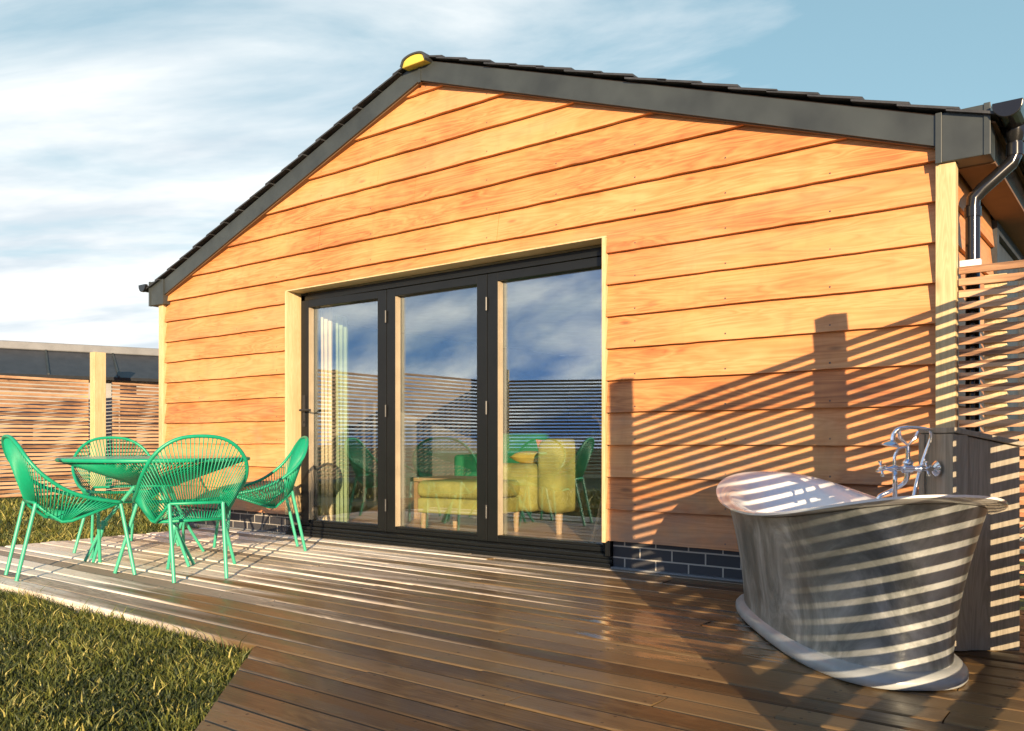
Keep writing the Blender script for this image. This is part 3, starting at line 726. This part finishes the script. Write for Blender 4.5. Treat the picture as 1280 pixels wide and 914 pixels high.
# ------------------------------------------------------------------ cord chairs
def rim_pts():
    half = [(.0, -.125, .855), (.122, -.119, .841), (.213, -.098, .790), (.277, -.058, .708), (.306, .02, .615), (.306, .14, .53), (.298, .27, .48), (.278, .39, .455), (.245, .455, .445)]
    P = half+[(.12, .475, .438), (0, .478, .436), (-.12, .475, .438)]+[(-x, y, z) for x, y, z in half[:0:-1]]
    return catmull(P, True, 8)
def base_at(t):
    """t 0 (rear centre) .. 1 (front centre) on the right half"""
    K = [(0, (0, 0, .455)), (.30, (.155, 0, .455)), (.40, (.185, .05, .40)), (.50, (.205, .13, .345)), (.66, (.205, .16, .342)), (1, (0, .165, .345))]
    for (a, p), (b, q) in zip(K[:-1], K[1:]):
        if t <= b:
            f = (t-a)/(b-a); return Vector(p).lerp(Vector(q), f)
    return Vector(K[-1][1])
chair0 = thing('cord_chair', 'x', 'chair')
rp = rim_pts()
mb = MB(); mb.tube(rp, .0115, 10, True); mb.build('rim', M['green'], chair0, smooth=True)
mb = MB()
mb.tube([(-.25, .455, .445), (-.215, .18, .342), (-.205, .13, .34), (-.17, .03, .42), (-.155, 0, .455), (.155, 0, .455), (.17, .03, .42), (.205, .13, .34), (.215, .18, .342), (.25, .455, .445)], .010, 8)
mb.tube([(-.205, .15, .338), (.205, .15, .338)], .010, 8)
mb.build('seat_frame', M['green'], chair0, smooth=True)
mb = MB(); m = len(rp); arc = [0]
for i in range(m): arc.append(arc[-1]+(rp[(i+1) % m]-rp[i]).length)
tot = arc[-1]; nc = 92
for c in range(nc):
    s = tot*(c+.5)/nc
    i = max(j for j in range(m) if arc[j] <= s); f = (s-arc[i])/(arc[i+1]-arc[i]); p = rp[i].lerp(rp[(i+1) % m], f)
    t = s/tot; right = t <= .5; tt = (t if right else 1-t)*2
    b = base_at(tt).copy()
    if not right: b.x = -b.x
    mid = p.lerp(b, .5)
    mb.tube([p, mid+Vector((0, 0, -.006)), b], .0036, 5)
mb.build('cord_weave', M['green'], chair0, smooth=True)
for sx in (-1, 1):
    mb = MB(); mb.tube([(sx*.155, .0, .452), (sx*.150, -.10, .0)], .0115, 10); mb.build('leg', M['green_lit'], chair0, smooth=True, auto=40)
    mb = MB(); mb.tube([(sx*.248, .452, .440), (sx*.37, .50, .0)], .0115, 10); mb.build('leg', M['green_lit'], chair0, smooth=True, auto=40)
def place(o, feet, face, label):
    f = Vector(face).normalized(); p = Vector(feet)+f*.10
    o.location = (p.x, p.y, .004); o.rotation_euler = (0, 0, math.atan2(f.y, f.x)-math.pi/2); o['label'] = label; o['group'] = 'cord chairs around the green table'
place(chair0, (.517, -2.60), (.2, .98), 'green cord chair seen side on at the left front edge of the deck')
c = copy_tree(chair0); place(c, (1.519, -1.964), (-.949, .317), 'green cord chair with its back to the viewer, nearest the camera')
c = copy_tree(chair0); place(c, (.775, -.63), (-.462, -.887), 'green cord chair next to the left glass door, facing the table')
c = copy_tree(chair0); place(c, (-.80, -1.30), (1, -.30), 'green cord chair behind the table, only its hoop back showing above')

# ------------------------------------------------------------------ table
TX, TY, TH, TR = .48, -1.645, .715, .61
tb = thing('cord_table', 'round green table with corded cone underside among the green chairs', 'table', (TX, TY, .004))
mb = MB(); mb.lathe([(TR-.012, TH-.012), (TR-.010, TH-.004), (TR-.014, TH-.001)], 64, None); mb.build('tabletop', M['table_top'], tb, smooth=True, auto=30)
mb = MB(); mb.tube([(TR*math.cos(a), TR*math.sin(a), TH-.014) for a in np.linspace(0, 2*math.pi, 64, endpoint=False)], .014, 10, True); mb.build('rim', M['green'], tb, smooth=True)
mb = MB(); nc = 150
for i in range(nc):
    a = 2*math.pi*i/nc; b = a+.25
    mb.tube([((TR-.01)*math.cos(a), (TR-.01)*math.sin(a), TH-.022), (.14*math.cos(b), .14*math.sin(b), TH-.19)], .0042, 5)
mb.tube([(.14*math.cos(a), .14*math.sin(a), TH-.19) for a in np.linspace(0, 2*math.pi, 28, endpoint=False)], .012, 8, True)
mb.build('cord_weave', M['green'], tb, smooth=True)
for a in (R(-141), R(120), R(-12)):
    ca, sa = math.cos(a), math.sin(a); mb = MB()
    top = Vector((.15*ca, .15*sa, TH-.20)); kn = Vector((.36*ca, .36*sa, .255))
    mb.tube([Vector((-.10*ca, -.10*sa, TH-.17)), top, kn], .013, 8)
    for dr, da in ((.50, -.18), (.47, .12), (.40, .30)):
        mb.tube([kn, (dr*math.cos(a+da), dr*math.sin(a+da), 0)], .011, 8)
    mb.lathe([(.02, -.02), (.024, 0), (.02, .02)], 10, Matrix.Translation(kn))
    mb.build('leg', M['green_lit'], tb, smooth=True, auto=40)

# ------------------------------------------------------------------ bath
U = Vector((.593, -.806, 0)); Vv = Vector((.806, .593, 0))
def uv(u, v, z=0): return U*u+Vv*v+Vector((0, 0, z))
bc = uv(3.815, 3.285)
bath = thing('roll_top_bath', 'freestanding brushed tin bath with white enamel inside and white foot rim', 'bathtub', (bc.x, bc.y, .004), math.atan2(U.y, U.x))
def outline(a, b, n, e=2.35):
    o = []
    for k in range(n):
        t = 2*math.pi*k/n; c, s = math.cos(t), math.sin(t)
        o.append((a*abs(c)**(2/e)*(1 if c >= 0 else -1), b*abs(s)**(2/e)*(1 if s >= 0 else -1)))
    return o
def rimz(x): return .526+.118*min(1.08, abs(x/.97))**2.0
def loft(rings, n, close_top=False, close_bot=False):
    vs = [p for r in rings for p in r]; fs = []
    for i in range(len(rings)-1):
        for k in range(n): fs.append((i*n+k, i*n+(k+1) % n, (i+1)*n+(k+1) % n, (i+1)*n+k))
    if close_bot: fs.append(tuple(range(n-1, -1, -1)))
    if close_top: fs.append(tuple((len(rings)-1)*n+k for k in range(n)))
    return vs, fs
n = 96; rings = []
for t in np.linspace(0, 1, 16):
    fl = t**1.7
    a = .785+(.942-.785)*fl; b = .286+(.357-.286)*fl
    rings.append([(x, y, .05+(rimz(x)-.012-.05)*t) for x, y in outline(a, b, n, 2.5)])
mb = MB(); mb.add(*loft(rings, n)); mb.build('shell', M['zinc'], bath, smooth=True)
rings = [];                                                    # rolled rim + enamel inside
for a, b, dz in [(.935, .352, -.010), (.985, .386, -.009), (1.018, .404, -.004), (1.018, .404, .004), (.985, .386, .009), (.935, .356, .006), (.905, .336, -.006)]:
    rings.append([(x, y, rimz(x)+dz) for x, y in outline(a, b, n, 2.5)])
for t in np.linspace(.93, .0, 14):
    fl = t**1.5; a = .58+(.875-.58)*fl; b = .20+(.326-.20)*fl
    rings.append([(x, y, .14+(rimz(x)-.012-.14)*t) for x, y in outline(a, b, n, 2.4)])
mb = MB(); mb.add(*loft(rings, n, close_top=True)); mb.build('enamel_lining', M['enamel'], bath, smooth=True, auto=60)
rings = []
for a, b, z in [(.818, .306, 0), (.826, .313, .010), (.826, .313, .030), (.815, .304, .042), (.795, .292, .050), (.778, .283, .056)]:
    rings.append([(x, y, z) for x, y in outline(a, b, n, 2.8)])
mb = MB(); mb.add(*loft(rings, n, True, True)); mb.build('foot_rim', M['foot'], bath, smooth=True, auto=50)

# ------------------------------------------------------------------ pipe box and taps
BU0, BU1, BV0, BV1 = 3.80, 4.085, 3.668, 3.925
bxo = uv((BU0+BU1)/2, (BV0+BV1)/2)
pb = thing('pipe_box', 'weathered timber pipe box with sloping lid behind the bath', 'box', (bxo.x, bxo.y, .004), math.atan2(U.y, U.x))
hu = (BU1-BU0)/2; hv = (BV1-BV0)/2
mb = MB(); mb.prism([(-hv, 0), (hv, 0), (hv, .80), (-hv, .855)], lambda p, s: (-hu if s == 0 else hu, p[0], p[1])); mb.build('casing', M['grey_wood'], pb, bevel=.003)
mb = MB(); mb.prism([(-hv-.004, .858), (hv+.012, .803), (hv+.012, .823), (-hv-.004, .880)], lambda p, s: (-hu-.02 if s == 0 else hu+.012, p[0], p[1])); mb.build('lid', M['grey_wood'], pb, bevel=.003)
mb = MB(); mb.box(hu, hu+.008, -hv, -hv+.05, 0, .85); mb.box(-hu, -hu+.05, -hv-.008, -hv, 0, .853); mb.box(hu-.05, hu+.008, -hv-.0082, -hv, 0, .853); mb.build('corner_trim', M['grey_wood'], pb)
# mixer: local x = along V away from box (towards the viewer's left), y = towards the wall
to = uv(3.965, BV0-.009, .717)
tp = thing('bath_mixer_tap', 'chrome cross handle bath mixer with telephone shower on the pipe box', 'tap', to, math.atan2(-Vv.y, -Vv.x)); tp.scale = (1, 1, .76)
RY = Matrix.Rotation(R(90), 4, 'Y')
mb = MB(); mb.lathe([(.040, 0), (.042, .006), (.030, .014), (.016, .020), (.016, .045)], 20, RY); mb.build('wall_flange', M['chrome'], tp, smooth=True, auto=40)
mb = MB(); mb.lathe([(.012, .045), (.018, .055), (.020, .075), (.014, .085), (.014, .098), (.024, .104), (.024, .138), (.014, .144), (.014, .158), (.020, .168), (.018, .188), (.012, .198), (.010, .215)], 18, RY); mb.build('mixer_body', M['chrome'], tp, smooth=True, auto=40)
def cross(x):
    mb = MB(); mb.lathe([(.010, 0), (.016, .004), (.016, .016), (.006, .022)], 14, Matrix.Translation((x, 0, 0)) @ RY)
    for k in range(4):
        a = R(20)+k*math.pi/2; e = Vector((0, math.cos(a), math.sin(a)))
        mb.tube([Vector((x+.010, 0, 0)), Vector((x+.010, 0, 0))+e*.034], .0055, 8); mb.lathe([(.001, -.009), (.0085, -.004), (.0085, .004), (.001, .009)], 10, Matrix.Translation(Vector((x+.010, 0, 0))+e*.038))
    mb.build('cross_handle', M['chrome'], tp, smooth=True, auto=50)
cross(.215); cross(.030)
mb = MB(); mb.tube(catmull([(.12, 0, -.01), (.12, -.005, -.05), (.13, -.02, -.085), (.18, -.03, -.125), (.215, -.035, -.15), (.222, -.036, -.175)], False), .011, 12); mb.build('spout', M['chrome'], tp, smooth=True)
mb = MB(); mb.tube([(.175, .01, -.01), (.175, .012, -.06), (.175, .012, -.24)], .009, 10); mb.tube(catmull([(.172, 0, .0), (.172, .0, .06), (.155, 0, .105), (.125, 0, .115)], False), .007, 8); mb.build('supply_pipe', M['chrome'], tp, smooth=True)
mb = MB(); mb.tube([(.118, 0, .02), (.118, 0, .12)], .009, 10); mb.lathe([(.020, .022), (.022, .035), (.012, .05)], 14, Matrix.Translation((.118, 0, 0)))
mb.tube([(.155, 0, .205), (.150, 0, .165), (.118, 0, .125), (.088, 0, .165), (.075, 0, .20)], .008, 8); mb.build('cradle', M['chrome'], tp, smooth=True, auto=50)
mb = MB(); mb.tube(catmull([(.045, 0, .212), (.08, 0, .218), (.12, 0, .220), (.155, 0, .212), (.175, 0, .185), (.180, 0, .150)], False), [.010]*12+[.012]*9+[.010]*10, 12)
mb.lathe([(.006, .012), (.018, .004), (.034, -.012), (.036, -.020), (.030, -.024)], 18, Matrix.Translation((.184, 0, .142)) @ Matrix.Rotation(R(-15), 4, 'Y')); mb.build('shower_handset', M['chrome'], tp, smooth=True, auto=50)
mb = MB(); mb.tube(catmull([(.050, 0, .212), (.022, -.01, .205), (.014, -.02, .165), (.030, -.03, .09), (.050, -.035, 0), (.068, -.035, -.09), (.085, -.03, -.19)], False), .0085, 10); mb.build('shower_hose', M['chrome'], tp, smooth=True)

# ------------------------------------------------------------------ light, sky, camera
sd = bpy.data.lights.new('sun', 'SUN'); sd.energy = 5.0; sd.angle = R(.3); sd.color = (1, .76, .49)
so = bpy.data.objects.new('sun', sd); COL.objects.link(so); so.rotation_euler = (-SUN).to_track_quat('-Z', 'Y').to_euler(); so.location = (8, -8, 6)
w = bpy.data.worlds.new('World'); S.world = w; w.use_nodes = True; nt = w.node_tree; bg = nt.nodes['Background']
sky = N(nt, 'ShaderNodeTexSky', sky_type='NISHITA'); sky.sun_disc = False
sky.sun_elevation = math.asin(SUN.z); sky.sun_rotation = math.atan2(SUN.x, SUN.y); sky.altitude = 0; sky.air_density = 1.0; sky.dust_density = .6; sky.ozone_density = 1.5
tc = N(nt, 'ShaderNodeTexCoord'); sep = N(nt, 'ShaderNodeSeparateXYZ'); nt.links.new(tc.outputs['Generated'], sep.inputs[0])
zz = math_(nt, 'ADD', math_(nt, 'MAXIMUM', sep.outputs[2], 0.0), .16)
cb = N(nt, 'ShaderNodeCombineXYZ'); nt.links.new(math_(nt, 'DIVIDE', sep.outputs[0], zz), cb.inputs[0]); nt.links.new(math_(nt, 'DIVIDE', sep.outputs[1], zz), cb.inputs[1])
mp = N(nt, 'ShaderNodeMapping', vector_type='TEXTURE'); mp.inputs['Rotation'].default_value = (0, 0, R(30)); mp.inputs['Scale'].default_value = (1.9, .85, 1); mp.inputs['Location'].default_value = (3.1, .7, 0)
nt.links.new(cb.outputs[0], mp.inputs[0])
cn = noise(nt, mp.outputs[0], 1.15, 11, .56, .5)
bd_ = N(nt, 'ShaderNodeVectorMath', operation='DOT_PRODUCT'); bd_.inputs[1].default_value = (-.94, .34, 0); nt.links.new(tc.outputs['Generated'], bd_.inputs[0])
b2_ = N(nt, 'ShaderNodeVectorMath', operation='DOT_PRODUCT'); b2_.inputs[1].default_value = (-.68, -.72, .12); nt.links.new(tc.outputs['Generated'], b2_.inputs[0])
bias = math_(nt, 'MAXIMUM', math_(nt, 'MULTIPLY', math_(nt, 'SUBTRACT', bd_.outputs['Value'], .765), .95), math_(nt, 'MULTIPLY', math_(nt, 'SUBTRACT', b2_.outputs['Value'], .86), .6))
cn = math_(nt, 'ADD', cn, bias)
cm = ramp(nt, cn, [(.49, (0,0,0)), (.69, (1,1,1))])
hz = ramp(nt, sep.outputs[2], [(0.0, (.9,.9,.9)), (.32, (.5,.5,.5)), (.8, (.35,.35,.35))])
fd = N(nt, 'ShaderNodeVectorMath', operation='DOT_PRODUCT'); fd.inputs[1].default_value = (-.607, .794, 0); nt.links.new(tc.outputs['Generated'], fd.inputs[0])
vf = N(nt, 'ShaderNodeMapRange', interpolation_type='SMOOTHSTEP'); vf.inputs['From Min'].default_value = -.45; vf.inputs['From Max'].default_value = .35; vf.inputs['To Min'].default_value = 0; vf.inputs['To Max'].default_value = 1
nt.links.new(fd.outputs['Value'], vf.inputs[0]); veil = mixc(nt, hz, sky.outputs[0], mixc(nt, vf.outputs[0], (2.5, 5.0, 11.0), (4.4, 7.5, 8.7)))
cloudc = mixc(nt, ramp(nt, noise(nt, mp.outputs[0], 2.3, 5), [(.35, (0,0,0)), (.65, (1,1,1))]), (6.6, 7.4, 8.0), (11.5, 11.2, 10.8))
cloudc = mixc(nt, vf.outputs[0], mixc(nt, 1.0, cloudc, (1.75, 1.65, 1.55), 'MULTIPLY'), cloudc)
nt.links.new(mixc(nt, cm, veil, cloudc), bg.inputs[0]); bg.inputs[1].default_value = .060

cam = bpy.data.cameras.new('camera'); co = bpy.data.objects.new('camera', cam); COL.objects.link(co); S.camera = co
co.location = (6.025, -4.828, .827); co.rotation_euler = (R(90), 0, R(127.408-90)); cam.lens = 36*1060/1280; cam.sensor_width = 36; cam.shift_y = (552-457)/1280
cam.clip_start = .05; cam.clip_end = 500
S.view_settings.view_transform = 'Standard'; S.view_settings.look = 'None'; S.view_settings.exposure = .95; S.view_settings.gamma = 1
S.cycles.max_bounces = 8; S.cycles.transparent_max_bounces = 12; S.cycles.use_denoising = True
